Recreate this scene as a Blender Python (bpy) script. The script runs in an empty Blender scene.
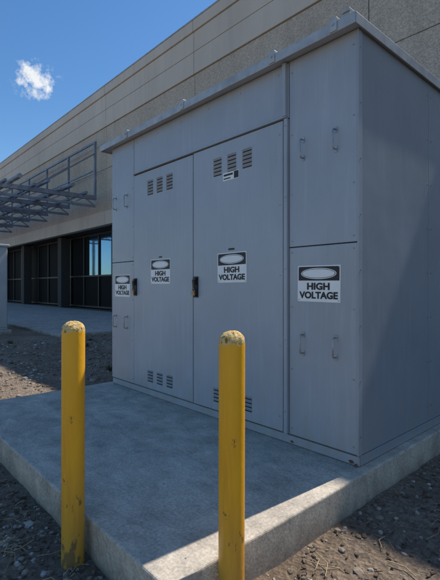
import bpy, math, random
import numpy as np
from mathutils import Vector, Matrix, noise
random.seed(7); rng=np.random.default_rng(7)
scene=bpy.context.scene
COL=scene.collection

# ------------------------------------------------------------------ helpers
class MB:
    def __init__(s): s.v=[];s.f=[];s.m=[];s.sm=[]
    def add(s,vs,fs,m=0,smooth=False):
        o=len(s.v); s.v+= [tuple(p) for p in vs]
        for f in fs: s.f.append([i+o for i in f]); s.m.append(m); s.sm.append(smooth)
    def box(s,x0,x1,y0,y1,z0,z1,m=0,M=None):
        vs=[Vector(p) for p in [(x0,y0,z0),(x1,y0,z0),(x1,y1,z0),(x0,y1,z0),(x0,y0,z1),(x1,y0,z1),(x1,y1,z1),(x0,y1,z1)]]
        if M: vs=[M@p for p in vs]
        s.add(vs,[(0,3,2,1),(4,5,6,7),(0,1,5,4),(1,2,6,5),(2,3,7,6),(3,0,4,7)],m)
    def bar(s,p0,p1,w,h,m=0):
        p0=Vector(p0);p1=Vector(p1);d=(p1-p0);L=d.length
        q=d.to_track_quat('X','Z').to_matrix().to_4x4(); M=Matrix.Translation(p0)@q
        s.box(0,L,-w/2,w/2,-h/2,h/2,m,M)
    def tube(s,pts,r,n=10,m=0,smooth=True):
        pts=[Vector(p) for p in pts]
        if not isinstance(r,(list,tuple)): r=[r]*len(pts)
        allv=[]
        d0=(pts[1]-pts[0]).normalized()
        a=d0.orthogonal().normalized()
        for i,p in enumerate(pts):
            if i==0:d=pts[1]-pts[0]
            elif i==len(pts)-1:d=pts[-1]-pts[-2]
            else:d=(pts[i+1]-pts[i]).normalized()+(pts[i]-pts[i-1]).normalized()
            d.normalize(); a=(a-d*a.dot(d)).normalized(); b=d.cross(a)
            for k in range(n):
                t=2*math.pi*k/n; allv.append(p+(a*math.cos(t)+b*math.sin(t))*r[i])
        fs=[]
        for i in range(len(pts)-1):
            for k in range(n):
                fs.append((i*n+k,i*n+(k+1)%n,(i+1)*n+(k+1)%n,(i+1)*n+k))
        s.add(allv,fs,m,smooth)
        L=len(pts)-1
        s.add([allv[k] for k in range(n)],[tuple(reversed(range(n)))],m)
        s.add([allv[L*n+k] for k in range(n)],[tuple(range(n))],m)
    def obj(s,name,mats,parent=None,bevel=0,seg=2):
        me=bpy.data.meshes.new(name); me.from_pydata(s.v,[],s.f)
        for mt in mats: me.materials.append(mt)
        me.polygons.foreach_set('material_index',s.m); me.polygons.foreach_set('use_smooth',s.sm); me.update()
        ob=bpy.data.objects.new(name,me); COL.objects.link(ob)
        if parent: ob.parent=parent
        if bevel:
            b=ob.modifiers.new('bevel','BEVEL'); b.width=bevel; b.segments=seg; b.limit_method='ANGLE'; b.angle_limit=math.radians(40)
        return ob
def empty(name):
    e=bpy.data.objects.new(name,None); COL.objects.link(e); e.empty_display_size=.2; return e

class NT:
    def __init__(s,mat): s.t=mat.node_tree; s.n=s.t.nodes; s.l=s.t.links
    def node(s,typ,**k):
        n=s.n.new(typ)
        for a,b in k.items(): setattr(n,a,b)
        return n
    def link(s,a,b): s.l.new(a,b)
def newmat(name):
    m=bpy.data.materials.new(name); m.use_nodes=True
    t=NT(m); b=m.node_tree.nodes['Principled BSDF']; return m,t,b
def coords(t,scale=(1,1,1)):
    tc=t.node('ShaderNodeTexCoord'); mp=t.node('ShaderNodeMapping'); mp.inputs['Scale'].default_value=scale
    t.link(tc.outputs['Object'],mp.inputs['Vector']); return mp.outputs['Vector']
def noi(t,vec,scale,detail=4,rough=.55,dist=0):
    n=t.node('ShaderNodeTexNoise'); n.inputs['Scale'].default_value=scale; n.inputs['Detail'].default_value=detail; n.inputs['Roughness'].default_value=rough; n.inputs['Distortion'].default_value=dist
    t.link(vec,n.inputs['Vector']); return n.outputs['Fac']
def ramp(t,fac,stops):
    r=t.node('ShaderNodeValToRGB'); e=r.color_ramp.elements
    while len(e)<len(stops): e.new(.5)
    for i,(p,c) in enumerate(stops):
        e[i].position=p; e[i].color=(c[0],c[1],c[2],1) if isinstance(c,(tuple,list)) else (c,c,c,1)
    t.link(fac,r.inputs['Fac']); return r.outputs['Color']
def mix(t,a,b,fac,mode='MIX'):
    m=t.node('ShaderNodeMix',data_type='RGBA',blend_type=mode)
    for sock,v in ((m.inputs[0],fac),(m.inputs[6],a),(m.inputs[7],b)):
        if isinstance(v,bpy.types.NodeSocket): t.link(v,sock)
        elif isinstance(v,(int,float)): sock.default_value=v
        else: sock.default_value=(v[0],v[1],v[2],1)
    return m.outputs[2]
def bump(t,b,h,strength=.3,dist=.01):
    bp=t.node('ShaderNodeBump'); bp.inputs['Strength'].default_value=strength; bp.inputs['Distance'].default_value=dist
    t.link(h,bp.inputs['Height']); t.link(bp.outputs['Normal'],b.inputs['Normal'])
def simple(name,c,rough=.6,metal=0,var=.15,scale=6,bmp=0):
    m,t,b=newmat(name); v=coords(t); n=noi(t,v,scale,6)
    col=ramp(t,n,[(.3,tuple(x*(1-var) for x in c)),(.7,tuple(x*(1+var) for x in c))])
    t.link(col,b.inputs['Base Color']); b.inputs['Roughness'].default_value=rough; b.inputs['Metallic'].default_value=metal
    if bmp: bump(t,b,noi(t,v,scale*12,3),bmp,.004)
    return m

# ------------------------------------------------------------------ materials
def paint_mat(name,c):
    m,t,b=newmat(name); v=coords(t)
    streak=noi(t,coords(t,(9,9,.5)),3,5,.6); blotch=noi(t,v,1.3,5,.6); fine=noi(t,v,60,3)
    c1=ramp(t,blotch,[(.3,tuple(x*.9 for x in c)),(.7,tuple(x*1.08 for x in c))])
    c2=mix(t,c1,tuple(x*1.3 for x in c),ramp(t,streak,[(.52,0),(.8,.45)]))
    sep=t.node('ShaderNodeSeparateXYZ'); tc=t.node('ShaderNodeTexCoord'); t.link(tc.outputs['Object'],sep.inputs[0])
    mr=t.node('ShaderNodeMapRange'); mr.inputs[1].default_value=.2; mr.inputs[2].default_value=.7; mr.inputs[3].default_value=.75; mr.inputs[4].default_value=0
    t.link(sep.outputs['Z'],mr.inputs[0])
    mu=t.node('ShaderNodeMath',operation='MULTIPLY'); t.link(mr.outputs[0],mu.inputs[0]); t.link(ramp(t,noi(t,coords(t,(4,4,1.5)),3,6,.65),[(.35,0),(.7,1)]),mu.inputs[1])
    c3=mix(t,c2,(.36,.32,.26),mu.outputs[0])
    c3=mix(t,c3,tuple(x*.72 for x in c),ramp(t,noi(t,coords(t,(26,26,.9)),1,4,.6),[(.6,0),(.78,.35)]))
    t.link(c3,b.inputs['Base Color'])
    t.link(ramp(t,streak,[(.3,.28),(.8,.44)]),b.inputs['Roughness'])
    b.inputs['Specular IOR Level'].default_value=.55
    bump(t,b,mix(t,noi(t,v,2.0,2),fine,.06),.4,.014)
    return m
PAINT=paint_mat('cabinet_gray_paint',(.375,.41,.45))
PAINT_SHADED=paint_mat('cabinet_gray_paint_shaded',(.30,.33,.365))  # same gray paint, side face's shade darkened into its colour
TRIM=simple('galvanised_trim',(.42,.44,.45),.5,.2,.2,9)
DARKGAP=simple('dark_gap',(.02,.021,.023),.8)
STEEL=simple('zinc_hardware',(.35,.36,.37),.42,.7,.25,20)
BLACKM=simple('black_plastic',(.018,.018,.02),.45,0,.3,20)
WHITE=simple('sign_white',(.88,.88,.86),.45,0,.05,14)
BLACK=simple('sign_black',(.015,.015,.017),.5,0,.3,14)
BRASS=simple('brass_lock',(.45,.25,.10),.45,.6,.3,30)
RUST=simple('rust',(.15,.075,.04),.9,0,.5,30,.5)

def conc(name,c,stain=.35,spec=60,bs=.35):
    m,t,b=newmat(name); v=coords(t)
    n1=noi(t,v,1.1,8,.62); n2=noi(t,v,5,8,.7); n3=noi(t,v,spec,4,.7)
    a=ramp(t,n1,[(.3,tuple(x*(1-stain) for x in c)),(.5,c),(.72,tuple(x*(1+stain*.5) for x in c))])
    a=mix(t,a,ramp(t,noi(t,coords(t,(1.2,2.4,1)),1.4,7,.7,2.5),[(.36,.38),(.64,.62)]),.65,'OVERLAY')
    a=mix(t,a,ramp(t,n2,[(.3,.25),(.7,.75)]),.55,'OVERLAY')
    a=mix(t,a,ramp(t,n3,[(.3,.22),(.7,.78)]),.55,'OVERLAY')
    a=mix(t,a,tuple(x*.45 for x in c),ramp(t,noi(t,v,22,3,.6),[(.69,0),(.74,.5)]))
    cr=t.node('ShaderNodeTexVoronoi',feature='DISTANCE_TO_EDGE'); cr.inputs['Scale'].default_value=.55
    wv=t.node('ShaderNodeVectorMath',operation='ADD'); nn=t.node('ShaderNodeTexNoise'); nn.inputs['Scale'].default_value=2.5; nn.inputs['Detail'].default_value=6
    t.link(v,nn.inputs['Vector']); sc=t.node('ShaderNodeVectorMath',operation='SCALE'); sc.inputs['Scale'].default_value=.7
    t.link(nn.outputs['Color'],sc.inputs[0]); t.link(v,wv.inputs[0]); t.link(sc.outputs[0],wv.inputs[1]); t.link(wv.outputs[0],cr.inputs['Vector'])
    a=mix(t,a,tuple(x*.45 for x in c),ramp(t,cr.outputs['Distance'],[(0,.3),(.005,0)]))
    sep=t.node('ShaderNodeSeparateXYZ'); tc=t.node('ShaderNodeTexCoord'); t.link(tc.outputs['Object'],sep.inputs[0])
    mr=t.node('ShaderNodeMapRange'); mr.inputs[1].default_value=0; mr.inputs[2].default_value=.13; mr.inputs[3].default_value=.8; mr.inputs[4].default_value=0
    t.link(sep.outputs['Z'],mr.inputs[0])
    mu=t.node('ShaderNodeMath',operation='MULTIPLY'); t.link(mr.outputs[0],mu.inputs[0]); t.link(ramp(t,noi(t,v,7,6,.7),[(.3,.3),(.65,1)]),mu.inputs[1])
    a=mix(t,a,(.22,.165,.115),mu.outputs[0])
    t.link(a,b.inputs['Base Color']); b.inputs['Roughness'].default_value=.82
    bump(t,b,mix(t,n2,n3,.5),bs,.012); return m
SLABM=conc('slab_concrete',(.49,.425,.34),.24)
WALKM=conc('walk_concrete',(.45,.42,.37),.2)

def bands(name,c,agg):
    m,t,b=newmat(name); v=coords(t)
    n1=noi(t,coords(t,(.35,.35,.12)),1,6,.6); n2=noi(t,coords(t,(2.5,2.5,.25)),1,5,.6)
    a=ramp(t,n1,[(.3,tuple(x*.88 for x in c)),(.7,tuple(x*1.1 for x in c))])
    a=mix(t,a,tuple(x*.65 for x in c),ramp(t,n2,[(.5,0),(.8,.45)]))
    if agg:
        vo=t.node('ShaderNodeTexVoronoi'); vo.inputs['Scale'].default_value=32; t.link(v,vo.inputs['Vector'])
        sp=t.node('ShaderNodeSeparateColor'); t.link(vo.outputs['Color'],sp.inputs[0])
        a=mix(t,a,ramp(t,sp.outputs[0],[(0,.3),(.5,.5),(1,.7)]),.55,'OVERLAY')
        a=mix(t,a,ramp(t,noi(t,v,9,6,.75),[(.3,.41),(.7,.58)]),.6,'OVERLAY')
        bump(t,b,vo.outputs['Distance'],.35,.02)
    else: bump(t,b,noi(t,v,12,4),.2,.02)
    t.link(a,b.inputs['Base Color']); b.inputs['Roughness'].default_value=.9
    return m
SMOOTHW=bands('precast_smooth',(.62,.55,.46),False)
AGGW=bands('exposed_aggregate',(.52,.445,.355),True)
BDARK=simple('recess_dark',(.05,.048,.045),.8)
m,t,b=newmat('window_glass'); b.inputs['Base Color'].default_value=(.15,.33,.52,1); b.inputs['Metallic'].default_value=.9; b.inputs['Roughness'].default_value=.04
bump(t,b,noi(t,coords(t),.35,2),.05,.05); GLASS=m
m,t,b=newmat('dark_spandrel_glass'); b.inputs['Base Color'].default_value=(.010,.012,.014,1); b.inputs['Roughness'].default_value=.6; b.inputs['Specular IOR Level'].default_value=.05; DGLASS=m
FRAME=simple('window_frame',(.03,.03,.032),.5,.1)

def yellow():
    m,t,b=newmat('bollard_yellow_paint'); v=coords(t)
    a=ramp(t,noi(t,coords(t,(6,6,1)),2,6,.6),[(.3,(.80,.36,.010)),(.7,(.92,.47,.018))])
    tc=t.node('ShaderNodeTexCoord'); sep=t.node('ShaderNodeSeparateXYZ'); t.link(tc.outputs['Object'],sep.inputs[0])
    mr=t.node('ShaderNodeMapRange'); mr.inputs[1].default_value=0; mr.inputs[2].default_value=.55; mr.inputs[3].default_value=.16; mr.inputs[4].default_value=0
    t.link(sep.outputs['Z'],mr.inputs[0])
    ad=t.node('ShaderNodeMath',operation='ADD'); t.link(noi(t,coords(t,(1,1,.45)),17,6,.7),ad.inputs[0]); t.link(mr.outputs[0],ad.inputs[1])
    a=mix(t,a,(.55,.22,.03),ramp(t,noi(t,coords(t,(14,14,1.1)),1.5,6,.7),[(.52,0),(.75,.6)]))
    a=mix(t,a,(.10,.065,.04),ramp(t,ad.outputs[0],[(.655,0),(.69,.85)]))
    dust=t.node('ShaderNodeMath',operation='MULTIPLY'); t.link(mr.outputs[0],dust.inputs[0]); dust.inputs[1].default_value=3.0
    a=mix(t,a,(.30,.19,.09),dust.outputs[0])
    t.link(a,b.inputs['Base Color']); b.inputs['Roughness'].default_value=.42
    bump(t,b,mix(t,noi(t,v,45,4),noi(t,v,9,3),.5),.35,.006); return m
YEL=yellow()
def capmat():
    m,t,b=newmat('bollard_worn_cap'); v=coords(t)
    a=ramp(t,noi(t,v,55,5,.7),[(.38,(.20,.11,.03)),(.46,(.70,.42,.08)),(.55,(.64,.50,.28)),(.7,(.74,.62,.43))])
    t.link(a,b.inputs['Base Color']); b.inputs['Roughness'].default_value=.9; bump(t,b,noi(t,v,70,4),.9,.008); return m
CAP=capmat()

def groundmat():
    m,t,b=newmat('gravelly_dirt'); v=coords(t)
    a=ramp(t,noi(t,v,.9,8,.65),[(.3,(.17,.12,.08)),(.55,(.27,.20,.14)),(.75,(.36,.28,.205))])
    a=mix(t,a,(.10,.066,.044),ramp(t,noi(t,v,4.5,7,.75),[(.52,0),(.66,.55)]))
    vo=t.node('ShaderNodeTexVoronoi'); vo.inputs['Scale'].default_value=42; t.link(v,vo.inputs['Vector'])
    sp=t.node('ShaderNodeSeparateColor'); t.link(vo.outputs['Color'],sp.inputs[0])
    a=mix(t,a,ramp(t,sp.outputs[0],[(0,.25),(.6,.5),(1,.75)]),.55,'OVERLAY')
    a=mix(t,a,ramp(t,noi(t,v,120,4,.7),[(.3,.2),(.7,.8)]),.7,'OVERLAY')
    t.link(a,b.inputs['Base Color']); b.inputs['Roughness'].default_value=.95
    h=mix(t,noi(t,v,25,8,.75),vo.outputs['Distance'],.4); bump(t,b,h,1,.035); return m
GROUND=groundmat()
def rockmat():
    m,t,b=newmat('gravel_stone'); g=t.node('ShaderNodeNewGeometry'); v=coords(t)
    a=ramp(t,g.outputs['Random Per Island'],[(0,(.11,.08,.055)),(.35,(.20,.15,.11)),(.7,(.29,.235,.18)),(.92,(.38,.33,.27)),(1,(.48,.44,.38))])
    a=mix(t,a,ramp(t,noi(t,v,90,4,.7),[(.3,.3),(.7,.7)]),.6,'OVERLAY')
    t.link(a,b.inputs['Base Color']); b.inputs['Roughness'].default_value=.9; bump(t,b,noi(t,v,110,3),.5,.004); return m
ROCK=rockmat()
TWIG=simple('dry_straw',(.40,.31,.18),.9,0,.3,30)
MULCH=simple('bark_chips',(.11,.065,.04),.95,0,.5,40)
PIPEM=simple('galvanised_steel',(.24,.26,.30),.5,.4,.25,3)
GRAYBOX=simple('light_gray_enamel',(.42,.44,.44),.5,0,.1,2)

# ------------------------------------------------------------------ key dimensions
SZ=.2
CX0,CX1=-4.844,-1.473
CY0,CY1=2.57,5.4
CZ1=3.12
SX0,SX1,SY0,SY1=-4.93,-1.40,.977,5.7

# ------------------------------------------------------------------ ground
def gh(x,y):
    n=noise.noise(Vector((x*.8,y*.8,0)))*.025+noise.noise(Vector((x*4,y*4,3)))*.016+noise.noise(Vector((x*13,y*13,7)))*.009
    f=max(0,1-max(0,math.hypot(x+3,y-2)-8)/6)
    return n*f
def axis(lo,hi,step,far):
    a=list(np.arange(lo,hi,step)); s=step;p=lo;L=[]
    while p>-far: s*=1.35;p-=s;L.append(p)
    s=step;p=hi;R=[]
    while p<far: s*=1.35;p+=s;R.append(p)
    return L[::-1]+a+[hi]+R
xs=axis(-12,2,.04,500); ys=axis(-1,5.5,.04,500)
nx,ny=len(xs),len(ys)
vs=[(x,y,gh(x,y)) for y in ys for x in xs]
fs=[(j*nx+i,j*nx+i+1,(j+1)*nx+i+1,(j+1)*nx+i) for j in range(ny-1) for i in range(nx-1)]
g=MB(); g.v=vs; g.f=fs; g.m=[0]*len(fs); g.sm=[True]*len(fs)
g.obj('ground',[GROUND])

t_=(1+5**.5)/2
ico=np.array([(-1,t_,0),(1,t_,0),(-1,-t_,0),(1,-t_,0),(0,-1,t_),(0,1,t_),(0,-1,-t_),(0,1,-t_),(t_,0,-1),(t_,0,1),(-t_,0,-1),(-t_,0,1)])/math.hypot(1,t_)
icf=np.array([(0,11,5),(0,5,1),(0,1,7),(0,7,10),(0,10,11),(1,5,9),(5,11,4),(11,10,2),(10,7,6),(7,1,8),(3,9,4),(3,4,2),(3,2,6),(3,6,8),(3,8,9),(4,9,5),(2,4,11),(6,2,10),(8,6,7),(9,8,1)])
RV=[];RF=[]
def stone(x,y,z,s):
    p=ico*(1+rng.uniform(-.28,.28,(12,1)))*np.array([1,random.uniform(.6,.95),random.uniform(.4,.75)])*s*.5
    a=random.uniform(0,6.28); b_=random.uniform(-.4,.4)
    R=np.array(Matrix.Rotation(a,3,'Z')@Matrix.Rotation(b_,3,'X'))
    p=p@R.T+np.array([x,y,z])
    RF.append(icf+12*len(RV)); RV.append(p)
def rocks(x0,x1,y0,y1,n,smin,smax,pw=3.0):
    for _ in range(n):
        x=random.uniform(x0,x1); y=random.uniform(y0,y1)
        if noise.noise(Vector((x*1.6,y*1.6,20)))<random.uniform(-.45,.2): continue
        s=smin+(smax-smin)*random.random()**pw
        if SX0<x+s*.3 and x-s*.6<SX1 and SY0<y+s*.6 and y<SY1: continue
        stone(x,y,gh(x,y)+s*.06,s)
rocks(SX1,1.2,-.3,5,15000,.006,.05,4.5)
rocks(-5,-1.3,-.4,.977,12000,.006,.045,4.5)
rocks(-11.5,SX0,-.2,6,14000,.010,.08,4)
rocks(SX1,.8,.8,4.5,110,.04,.085,1)
rocks(-5,-1.3,-.2,.95,50,.035,.07,1)
rocks(-11.5,SX0,.4,5.5,160,.06,.13,1.5)
# a few crumbs of grit on the slab
for _ in range(70):
    stone(random.uniform(-4.8,-1.45),random.uniform(1.02,2.5),SZ+.001,random.uniform(.003,.008))
V=np.concatenate(RV);F=np.concatenate(RF)
me=bpy.data.meshes.new('gravel'); me.from_pydata(V.tolist(),[],F.tolist()); me.materials.append(ROCK)
ob=bpy.data.objects.new('gravel',me); COL.objects.link(ob)

s=MB()
def spot():
    r=random.random()
    if r<.55: return random.uniform(-4.6,-1.5),random.uniform(.2,.95)
    return random.uniform(-1.34,0.3),random.uniform(1,4.5)
for _ in range(260):
    x,y=spot()
    a=random.uniform(0,6.28);L=random.uniform(.03,.18);z=gh(x,y)+.012
    if y<.977 and y+math.sin(a)*L>.96: a=-abs(a)%6.28; L=.03
    if x>-1.4 and x+math.cos(a)*L<-1.38: continue
    s.tube([(x,y,z),(x+math.cos(a)*L*.5,y+math.sin(a)*L*.5,z+random.uniform(0,.02)),(x+math.cos(a+.4)*L,y+math.sin(a+.4)*L,z+.004)],random.uniform(.001,.0028),4,0)
for _ in range(1500):
    x,y=spot(); a=random.uniform(0,6.28); L=random.uniform(.008,.035); w_=random.uniform(.003,.010)
    M=Matrix.Translation((x,y,gh(x,y)+.006))@Matrix.Rotation(a,4,'Z')@Matrix.Rotation(random.uniform(-.3,.3),4,'Y')@Matrix.Rotation(random.uniform(-.5,.5),4,'X')
    s.box(-L/2,L/2,-w_/2,w_/2,-.002,.003,1,M)
s.obj('dry_twigs',[TWIG,MULCH])
s=MB()
for (wx,wy) in [(-9.5,4.4),(-10.4,4.9),(-8.6,5.0),(-11.2,3.2),(-5.05,3.1),(-7.5,4.9),(-6.5,3.4)]:
    for _ in range(40):
        a=random.uniform(0,6.28);r=random.uniform(.01,.10);x=wx+math.cos(a)*r*.5;y=wy+math.sin(a)*r*.5;h=random.uniform(.03,.11)
        dx=math.cos(a)*r;dy=math.sin(a)*r; w=.006
        px,py=-math.sin(a)*w,math.cos(a)*w
        s.add([(x-px,y-py,0),(x+px,y+py,0),(x+dx*.6+px,y+dy*.6+py,h*.8),(x+dx*.6-px,y+dy*.6-py,h*.8),(x+dx*1.2,y+dy*1.2,h)],[(0,1,2,3),(3,2,4)],0)
s.obj('weeds',[simple('weed_green',(.10,.12,.045),.8,0,.3,30)])

# ------------------------------------------------------------------ slab + walk
s=MB(); s.box(SX0,SX1,SY0,SY1,-.25,SZ,0); s.obj('concrete_slab',[SLABM],bevel=.014,seg=3)
s=MB(); s.box(-45,-11.6,4.6,10.75,-.1,.09,0); s.obj('pavement',[WALKM],bevel=.02)

# ------------------------------------------------------------------ enclosure
cab=empty('electrical_enclosure')
s=MB()
s.box(CX0+.004,CX1-.004,CY0+.02,CY1,SZ+.08,CZ1,0)
s.obj('body',[PAINT],cab,.004)
s=MB(); s.box(CX0+.02,CX1-.02,CY0+.035,CY1-.02,SZ,SZ+.08,0)
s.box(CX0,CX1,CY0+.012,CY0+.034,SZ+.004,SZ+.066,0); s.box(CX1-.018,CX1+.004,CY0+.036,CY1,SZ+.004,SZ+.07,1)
s.obj('base_channel',[PAINT,PAINT_SHADED],cab,.003)
YF=CY0
s=MB(); s.box(CX0+.01,CX1-.01,CY0+.012,CY0+.019,SZ+.085,CZ1-.005,0); s.obj('joint_backing',[DARKGAP],cab)
def panel(x0,x1,z0,z1,proud=0.0,name='panel',g=.0035,gr=None):
    gr=g if gr is None else gr
    s=MB(); s.box(x0+g,x1-gr,YF-proud,YF+.014,z0+g,z1-g,0); return s.obj(name,[PAINT],cab,.0045,3)
ZB=SZ+.078
LX,RX=-4.318,-2.050
panel(CX0,LX,ZB,1.70,name='left_lower_panel',gr=.005); panel(CX0,LX,1.70,CZ1,name='left_upper_panel',gr=.005)
panel(RX,CX1,ZB,1.70,name='right_lower_panel'); panel(RX,CX1,1.70,CZ1,name='right_upper_panel')
panel(LX,RX,2.69,CZ1,name='header_panel')
panel(LX,-3.207,ZB,2.69,.008,'left_door',.010,.009)
panel(-3.207,-2.088,ZB,2.69,.014,'right_door',.008,.010)
panel(-2.088,RX,ZB,2.69,.024,'door_hinge_post',.003)
s=MB(); s.box(LX+.01,RX-.01,YF-.03,YF-.001,2.692,2.703,0)
s.box(RX-.045,RX-.012,YF-.03,YF-.0005,2.706,CZ1-.01,0)
s.box(CX1-.003,CX1+.006,CY0-.004,CY0+.05,SZ+.075,CZ1-.004,0)
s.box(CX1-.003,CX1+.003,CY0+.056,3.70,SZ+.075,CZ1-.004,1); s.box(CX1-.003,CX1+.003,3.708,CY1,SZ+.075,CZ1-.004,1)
s.obj('trim_strips',[PAINT,PAINT_SHADED],cab,.002)
s=MB()
RY0=CY0-.085;RX0=CX0-.14;RX1=CX1+.03
s.box(RX0,RX1,RY0,CY1+.1,3.123,3.165,0)
s.box(RX0-.004,RX1+.004,RY0-.006,RY0,3.105,3.178,1); s.box(RX1,RX1+.006,RY0+.001,CY1+.1,3.105,3.178,1); s.box(RX0-.006,RX0,RY0+.001,CY1+.1,3.105,3.178,1)
for x in (-1.60,-2.14,-3.28,-4.34):
    s.box(x-.028,x+.028,RY0-.012,RY0+.05,3.179,3.20,1); s.box(x-.028,x+.028,RY0-.016,RY0-.0065,3.11,3.20,1)
    s.tube([(x,RY0-.027,3.155),(x,RY0-.012,3.155)],.010,6,1,False)
s.box(-1.54,-1.48,RY0-.012,RY0+.08,3.2,3.222,1)
s.box(-1.54,-1.48,RY0+.0,RY0+.08,3.179,3.199,1)
s.obj('roof',[PAINT,TRIM],cab,.003)
s=MB()
def bolt(x,z,y=YF,r=.005): s.tube([(x,y,z),(x,y-.005,z)],r,6,0,False)
for (a,b_) in ((CX0,LX),(RX,CX1)):
    for x in (a+.03,b_-.03):
        for z in (.33,.78,1.25,1.66,1.745,2.1,2.55,3.02): bolt(x,z)
for x in np.linspace(LX+.08,RX-.1,6): bolt(x,3.05,r=.004)
for z in np.linspace(.4,2.58,5): bolt(-2.068,z+.05,YF-.024,.005); bolt(-2.088-.04,z,YF-.014,.004)
for z in np.linspace(.4,3.0,8):
    for y in (CY0+.025,3.67,3.74): s.tube([(CX1+.003,y,z),(CX1+.009,y,z)],.005,6,0,False)
s.obj('bolts',[STEEL],cab)
s=MB()
for x in (-4.742,-4.476,-1.915,-1.638):
    for z in (2.42,.98):
        y=YF
        s.tube([(x,y,z+.068),(x,y-.03,z+.068),(x,y-.04,z+.055),(x,y-.04,z-.055),(x,y-.03,z-.068),(x,y,z-.068)],.0055,8,0)
        for dz in (.068,-.068): s.box(x-.012,x+.012,y-.004,y-.0005,z+dz-.02,z+dz+.02,0)
s.obj('grab_handles',[STEEL],cab)
s=MB()
def louv(xc,zc,yf,n=5,w=.105):
    for i in range(n):
        z=zc+(n/2-.5-i)*.033
        s.box(xc-w/2,xc+w/2,yf-.0015,yf+.002,z-.009,z+.001,1)
        M=Matrix.Translation((xc,yf-.001,z+.006))@Matrix.Rotation(math.radians(-38),4,'X')
        s.box(-w/2,w/2,-.015,0,-.0015,.0015,0,M)
for x in (-3.96,-3.78,-3.60): louv(x,2.485,YF-.008); louv(x,.42,YF-.008,4)
for x in (-2.85,-2.665,-2.48): louv(x,2.475,YF-.014); louv(x,.42,YF-.014,4)
s.obj('louvres',[PAINT,DARKGAP],cab)
s=MB()
for x,y in ((-4.268,YF-.008),(-3.155,YF-.014)):
    s.box(x-.032,x+.032,y-.008,y-.0005,1.30,1.50,0)
    s.box(x-.018,x+.018,y-.03,y-.009,1.42,1.49,0)
    M=Matrix.Translation((x,y-.03,1.46))@Matrix.Rotation(math.radians(6),4,'X')
    s.box(-.014,.014,-.012,0.0,-.15,.01,0,M)
    s.tube([(x,y-.008,1.33),(x,y-.03,1.33)],.012,10,1)
    s.tube([(x-.012,y-.03,1.36),(x-.012,y-.04,1.385),(x+.012,y-.04,1.385),(x+.012,y-.03,1.36)],.003,6,1)
    s.box(x-.018,x+.018,y-.045,y-.028,1.325,1.362,2)
s.obj('door_latches',[BLACKM,STEEL,BRASS],cab,.002)
s=MB()
for x,w_,h_ in ((-1.53,.022,.015),(-2.03,.02,.012)):
    n=14; pts=[(x,YF+.0105,SZ+.02)]+[(x+w_*math.cos(2*math.pi*k/n)*random.uniform(.6,1.1),YF+.0105,SZ+.022+h_*math.sin(2*math.pi*k/n)*random.uniform(.5,1.)) for k in range(n)]
    s.add(pts,[(0,1+k,1+(k+1)%n) for k in range(n)],0)
s.tube([(-1.488,YF+.004,.212),(-1.488,YF-.008,.212)],.010,6,0,False)
s.obj('rust_spots',[RUST],cab)
s=MB()
y=YF-.014
s.box(-2.775,-2.575,y-.003,y-.0005,2.335,2.405,0)
s.box(-2.635,-2.58,y-.0045,y-.0032,2.340,2.400,1); s.box(-2.765,-2.65,y-.0045,y-.0032,2.375,2.392,1); s.box(-2.765,-2.68,y-.0045,y-.0032,2.348,2.358,1)
s.box(-2.705,-2.635,y-.004,y-.0005,1.722,1.738,1)
s.box(-3.79,-3.74,YF-.012,YF-.0085,1.712,1.726,1)
s.obj('maker_label',[WHITE,BLACK],cab)

# ------------------------------------------------------------------ signs
def text_mesh(txt,size,sx=1.0,off=.0):
    cu=bpy.data.curves.new('t','FONT'); cu.body=txt; cu.size=size; cu.align_x='CENTER'; cu.align_y='CENTER'; cu.offset=off; cu.extrude=.0006; cu.resolution_u=4
    o=bpy.data.objects.new('t',cu); COL.objects.link(o); bpy.context.view_layer.update()
    me=bpy.data.meshes.new_from_object(o.evaluated_get(bpy.context.evaluated_depsgraph_get()))
    v=[(p.co.x*sx,p.co.y,p.co.z) for p in me.vertices]; f=[tuple(q.vertices) for q in me.polygons]
    bpy.data.objects.remove(o); bpy.data.curves.remove(cu); bpy.data.meshes.remove(me); return v,f
TH=text_mesh('HIGH',.066,1.22,.0028); TV=text_mesh('VOLTAGE',.066,1.10,.0028)
def ell(s,a,b_,y,zc,m,n=40):
    s.add([(0,y,zc)]+[(a*math.cos(2*math.pi*k/n),y,zc+b_*math.sin(2*math.pi*k/n)) for k in range(n)],[(0,1+k,1+(k+1)%n) for k in range(n)],m)
def sign(xc,zc,yf,rot=0):
    s=MB(); W,H=.362,.262
    s.box(-W/2,W/2,-.003,-.0005,-H/2,H/2,0)
    s.box(-W/2+.008,W/2-.008,-.0038,-.0031,.022,H/2-.008,1)
    ell(s,.150,.040,-.0046,.073,0); ell(s,.143,.0345,-.0052,.073,1); ell(s,.138,.031,-.0058,.073,0)
    for (v,f),z in ((TH,-.022),(TV,-.086)):
        s.add([(x,-.0042-d,z+yy) for x,yy,d in v],list(f),1)
    for x in (-W/2+.012,W/2-.012):
        for z in (-H/2+.012,H/2-.012): s.tube([(x,-.003,z),(x,-.0055,z)],.004,8,2)
    o=s.obj('high_voltage_sign',[WHITE,BLACK,STEEL]); o.location=(xc,yf,zc); o.rotation_euler=(0,rot,0)
sign(-1.783,1.424,YF,.01); sign(-2.666,1.570,YF-.014,-.008); sign(-3.765,1.565,YF-.008,.006); sign(-4.58,1.415,YF,0)

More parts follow.
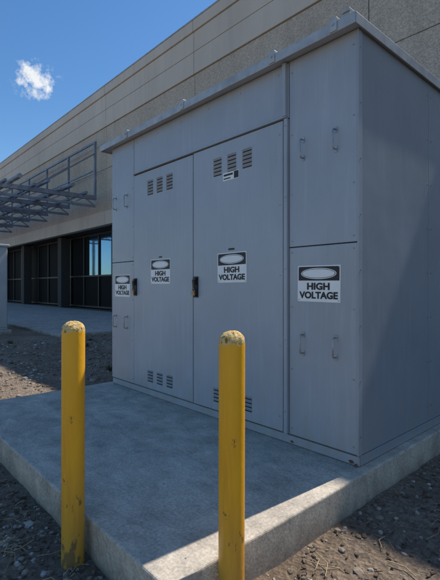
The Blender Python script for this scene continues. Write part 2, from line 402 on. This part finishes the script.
# ------------------------------------------------------------------ bollards
def bollard(x,y,top,tx=0,ty=0):
    s=MB(); n=48; r=.057; prof=[(r,-.25),(r,0),(r,.1),(r,.4),(r,.8),(r,top-.05),(r,top-.036)]
    capp=[(r*.985,top-.028),(r*.93,top-.015),(r*.80,top-.003),(r*.62,top+.006),(r*.4,top+.012),(r*.15,top+.015)]
    allp=prof+capp; vs=[]
    for i,(rr,z) in enumerate(allp):
        for k in range(n):
            a=2*math.pi*k/n; j=0
            if i>=len(prof)-1: j=noise.noise(Vector((math.cos(a)*5+x,math.sin(a)*5,z*40)))*.005
            if i==len(prof)-1: vs.append((rr*math.cos(a),rr*math.sin(a),z+j*2)); continue
            vs.append(((rr+j)*math.cos(a),(rr+j)*math.sin(a),z+j*.8))
    for i in range(len(allp)-1):
        m=0 if i<len(prof)-1 else 1
        for k in range(n):
            s.f.append([i*n+k,i*n+(k+1)%n,(i+1)*n+(k+1)%n,(i+1)*n+k]); s.m.append(m); s.sm.append(True)
    s.v=vs; s.f.append([(len(allp)-1)*n+k for k in range(n)]); s.m.append(1); s.sm.append(True)
    o=s.obj('bollard',[YEL,CAP]); o.location=(x,y,0); o.rotation_euler=(tx,ty,0)
bollard(-2.103,.898,1.212,0,.004)
bollard(-1.338,1.28,1.195,math.radians(.3),math.radians(.5))

# ------------------------------------------------------------------ building
bl=empty('concrete_building')
B=10.8; ZT=12.2; XL,XR=-75,26; RXE=-16
s=MB()
s.box(XL,XR,B+.25,B+30,5.4,ZT-.3,1)
s.box(RXE,XR,B+.25,B+30,-.2,5.4,1)
s.box(XL,RXE,B+3,B+30,-.2,5.4,1)
s.obj('core',[SMOOTHW,BDARK],bl)
s=MB()
P=7.6; edges=[XL]
xx=-21.1
while xx>XL: edges.append(xx); xx-=P
xx=-21.1+P
while xx<XR: edges.append(xx); xx+=P
edges.append(XR); edges=sorted(set(edges))
for a,c in zip(edges[:-1],edges[1:]):
    g=.012
    s.box(a+g,c-g,B-.06,B+.27,11.75,ZT,0)
    s.box(a+g,c-g,B,B+.26,10.95,11.735,0)
    s.box(a+g,c-g,B,B+.26,10.05,10.93,0)
    s.box(a+g,c-g,B+.06,B+.26,7.8,10.03,1)
    s.box(a+g,c-g,B+.06,B+.26,5.5,7.78,1)
    s.box(a+g,c-g,B-.05,B+.3,4.75,5.485,0)
    if c>RXE: s.box(max(a,RXE)+g,c-g,B+.06,B+.26,-.2,4.73,1)
s.obj('wall_panels',[SMOOTHW,AGGW],bl,.012)
s=MB()
s.box(XL,RXE,B+.3,B+3,4.8,4.9,0)
s.box(XL,XR,B-.08,B+.4,ZT+.002,ZT+.05,1)
s.obj('soffit_and_coping',[BDARK,TRIM],bl)
s=MB()
s.box(XL,-26,B+1.4,B+1.43,2.1,4.8,2); s.box(-26,RXE,B+1.4,B+1.43,2.1,4.8,0); s.box(XL,RXE,B+1.4,B+1.43,.1,2.1,2)
x=XL
while x<RXE:
    s.box(x-.05,x+.05,B+1.32,B+1.39,.1,4.8,1); x+=2.1
for z in (.1,2.05,4.65): s.box(XL,RXE,B+1.31,B+1.385,z,z+.1,1)
s.obj('windows',[GLASS,FRAME,DGLASS],bl)
s=MB()
for x in edges:
    if x<RXE and x>XL: s.box(x-.3,x+.3,B+.5,B+1.1,-.1,4.74,0)
s.obj('columns',[BDARK],bl,.02)

# ------------------------------------------------------------------ steel pipe rack
s=MB()
for x in [-21.5,-25,-28.5,-32,-36,-40]:
    s.bar((x,10.4,6.2),(x,10.4,9.2),.12,.12)
    s.bar((x,4.5,6.15),(x,10.45,6.2),.16,.22); s.bar((x,4.5,5.75),(x,10.4,5.75),.1,.12)
    s.bar((x,5.2,0),(x,5.2,6.1),.2,.2)
    for k in range(5):
        y0=4.6+k*1.15; s.bar((x,y0,5.8),(x,y0+.6,6.15),.05,.05); s.bar((x,y0+.6,6.15),(x,y0+1.15,5.8),.05,.05)
    s.bar((x,10.4,8.6),(x,7.2,6.25),.07,.07)
s.bar((-42,10.4,9.2),(-21.4,10.4,9.2),.1,.1); s.bar((-42,10.4,7.7),(-21.4,10.4,7.7),.07,.07)
for y in (4.5,5.8,7.1,8.4,9.7): s.bar((-42,y,6.32),(-21.0,y,6.32),.12,.12)
for y,z,r in ((4.9,6.5,.09),(5.3,6.5,.06),(6.3,6.52,.11),(7.6,6.5,.08),(8.8,6.5,.1)):
    s.tube([(-42,y,z),(-20.6,y,z)],r,10,0)
s.obj('steel_pipe_rack',[PIPEM])

def box_unit(name,x0,x1,y0,y1,z0,z1,mat,doors=2):
    e=empty(name); s=MB(); s.box(x0,x1,y0,y1,z0+.12,z1,0); s.obj('shell',[mat],e,.02)
    s=MB(); s.box(x0-.05,x1+.05,y0-.05,y1+.05,z1+.002,z1+.08,0); s.obj('lid',[mat],e,.02)
    s=MB(); s.box(x0-.1,x1+.1,y0-.1,y1+.1,-.1,z0+.118,0); s.obj('plinth',[WALKM],e,.02)
    s=MB(); w=(x1-x0)/doors
    for i in range(doors):
        s.box(x0+i*w+.03,x0+(i+1)*w-.03,y0-.03,y0-.001,z0+.2,z1-.08,0)
        s.box(x0+(i+1)*w-.14,x0+(i+1)*w-.1,y0-.06,y0-.031,z0+1.0,z0+1.2,1)
        for k in range(6): s.box(x0+i*w+.15,x0+(i+1)*w-.25,y0-.04,y0-.031,z1-.3-k*.06,z1-.27-k*.06,1)
    w2=(y1-y0)/2
    for i in range(2): s.box(x1+.001,x1+.03,y0+i*w2+.03,y0+(i+1)*w2-.03,z0+.2,z1-.08,0)
    s.obj('doors_and_vents',[mat,BLACKM],e,.004)
box_unit('switchgear_cabinet',-16.6,-13.75,3.0,3.85,0,2.6,GRAYBOX)

# ------------------------------------------------------------------ light
EL=math.radians(55); AZ=math.radians(4)
S=Vector((math.sin(AZ)*math.cos(EL),math.cos(AZ)*math.cos(EL),math.sin(EL)))
ld=bpy.data.lights.new('sun','SUN'); ld.energy=5.0; ld.angle=math.radians(.5); ld.color=(1,.95,.87)
lo=bpy.data.objects.new('sun',ld); COL.objects.link(lo); lo.rotation_euler=S.to_track_quat('Z','Y').to_euler(); lo.location=(0,0,30)
w=bpy.data.worlds.new('World'); scene.world=w; w.use_nodes=True
T=NT(w); bg=w.node_tree.nodes['Background']; bg.inputs['Strength'].default_value=.15
sky=T.node('ShaderNodeTexSky',sky_type='NISHITA'); sky.sun_disc=False; sky.sun_elevation=EL; sky.sun_rotation=AZ; sky.air_density=1.0; sky.dust_density=.3; sky.ozone_density=2.4
c=Vector((-1.032,.351,.487)).normalized(); u=Vector((0,0,1)).cross(c).normalized(); vv=c.cross(u)
tc=T.node('ShaderNodeTexCoord'); nv=T.node('ShaderNodeVectorMath',operation='NORMALIZE'); T.link(tc.outputs['Generated'],nv.inputs[0])
def dot(vec,scale):
    d=T.node('ShaderNodeVectorMath',operation='DOT_PRODUCT'); d.inputs[1].default_value=vec*scale; T.link(nv.outputs[0],d.inputs[0]); return d.outputs['Value']
cx=T.node('ShaderNodeCombineXYZ'); T.link(dot(u,1/.036),cx.inputs[0]); T.link(dot(vv,1/.033),cx.inputs[1])
ln=T.node('ShaderNodeVectorMath',operation='LENGTH'); T.link(cx.outputs[0],ln.inputs[0])
nz=noi(T,nv.outputs[0],48,8,.62); nz2=T.node('ShaderNodeMath',operation='MULTIPLY_ADD'); T.link(nz,nz2.inputs[0]); nz2.inputs[1].default_value=-3.4; T.link(ln.outputs['Value'],nz2.inputs[2])
mr=T.node('ShaderNodeMapRange'); mr.inputs[1].default_value=-.7; mr.inputs[2].default_value=-1.5; mr.inputs[3].default_value=0; mr.inputs[4].default_value=1
T.link(nz2.outputs[0],mr.inputs[0])
gate=T.node('ShaderNodeMapRange'); gate.inputs[1].default_value=1.5; gate.inputs[2].default_value=.9; gate.inputs[3].default_value=0; gate.inputs[4].default_value=1; T.link(ln.outputs['Value'],gate.inputs[0])
fm=T.node('ShaderNodeMath',operation='MULTIPLY'); T.link(mr.outputs[0],fm.inputs[0]); T.link(gate.outputs[0],fm.inputs[1])
gt=T.node('ShaderNodeMath',operation='GREATER_THAN'); T.link(dot(c,1),gt.inputs[0]); gt.inputs[1].default_value=.5
fm2=T.node('ShaderNodeMath',operation='MULTIPLY'); T.link(fm.outputs[0],fm2.inputs[0]); T.link(gt.outputs[0],fm2.inputs[1])
hs=T.node('ShaderNodeHueSaturation'); hs.inputs['Saturation'].default_value=1.24; T.link(sky.outputs[0],hs.inputs['Color'])
T.link(mix(T,hs.outputs[0],(5.9,6.1,6.3),fm2.outputs[0]),bg.inputs['Color'])

# ------------------------------------------------------------------ camera
cd=bpy.data.cameras.new('camera'); cam=bpy.data.objects.new('camera',cd); COL.objects.link(cam); scene.camera=cam
cd.sensor_fit='VERTICAL'; cd.sensor_height=36; cd.lens=36*425/580; cd.clip_end=2000; cd.clip_start=.05
cd.shift_y=-3/580
Fw=Vector((-.741,.672,0)).normalized()
cam.location=(0,0,1.4); cam.rotation_euler=(-Fw).to_track_quat('Z','Y').to_euler()
scene.view_settings.view_transform='Standard'; scene.view_settings.look='None'; scene.view_settings.exposure=0
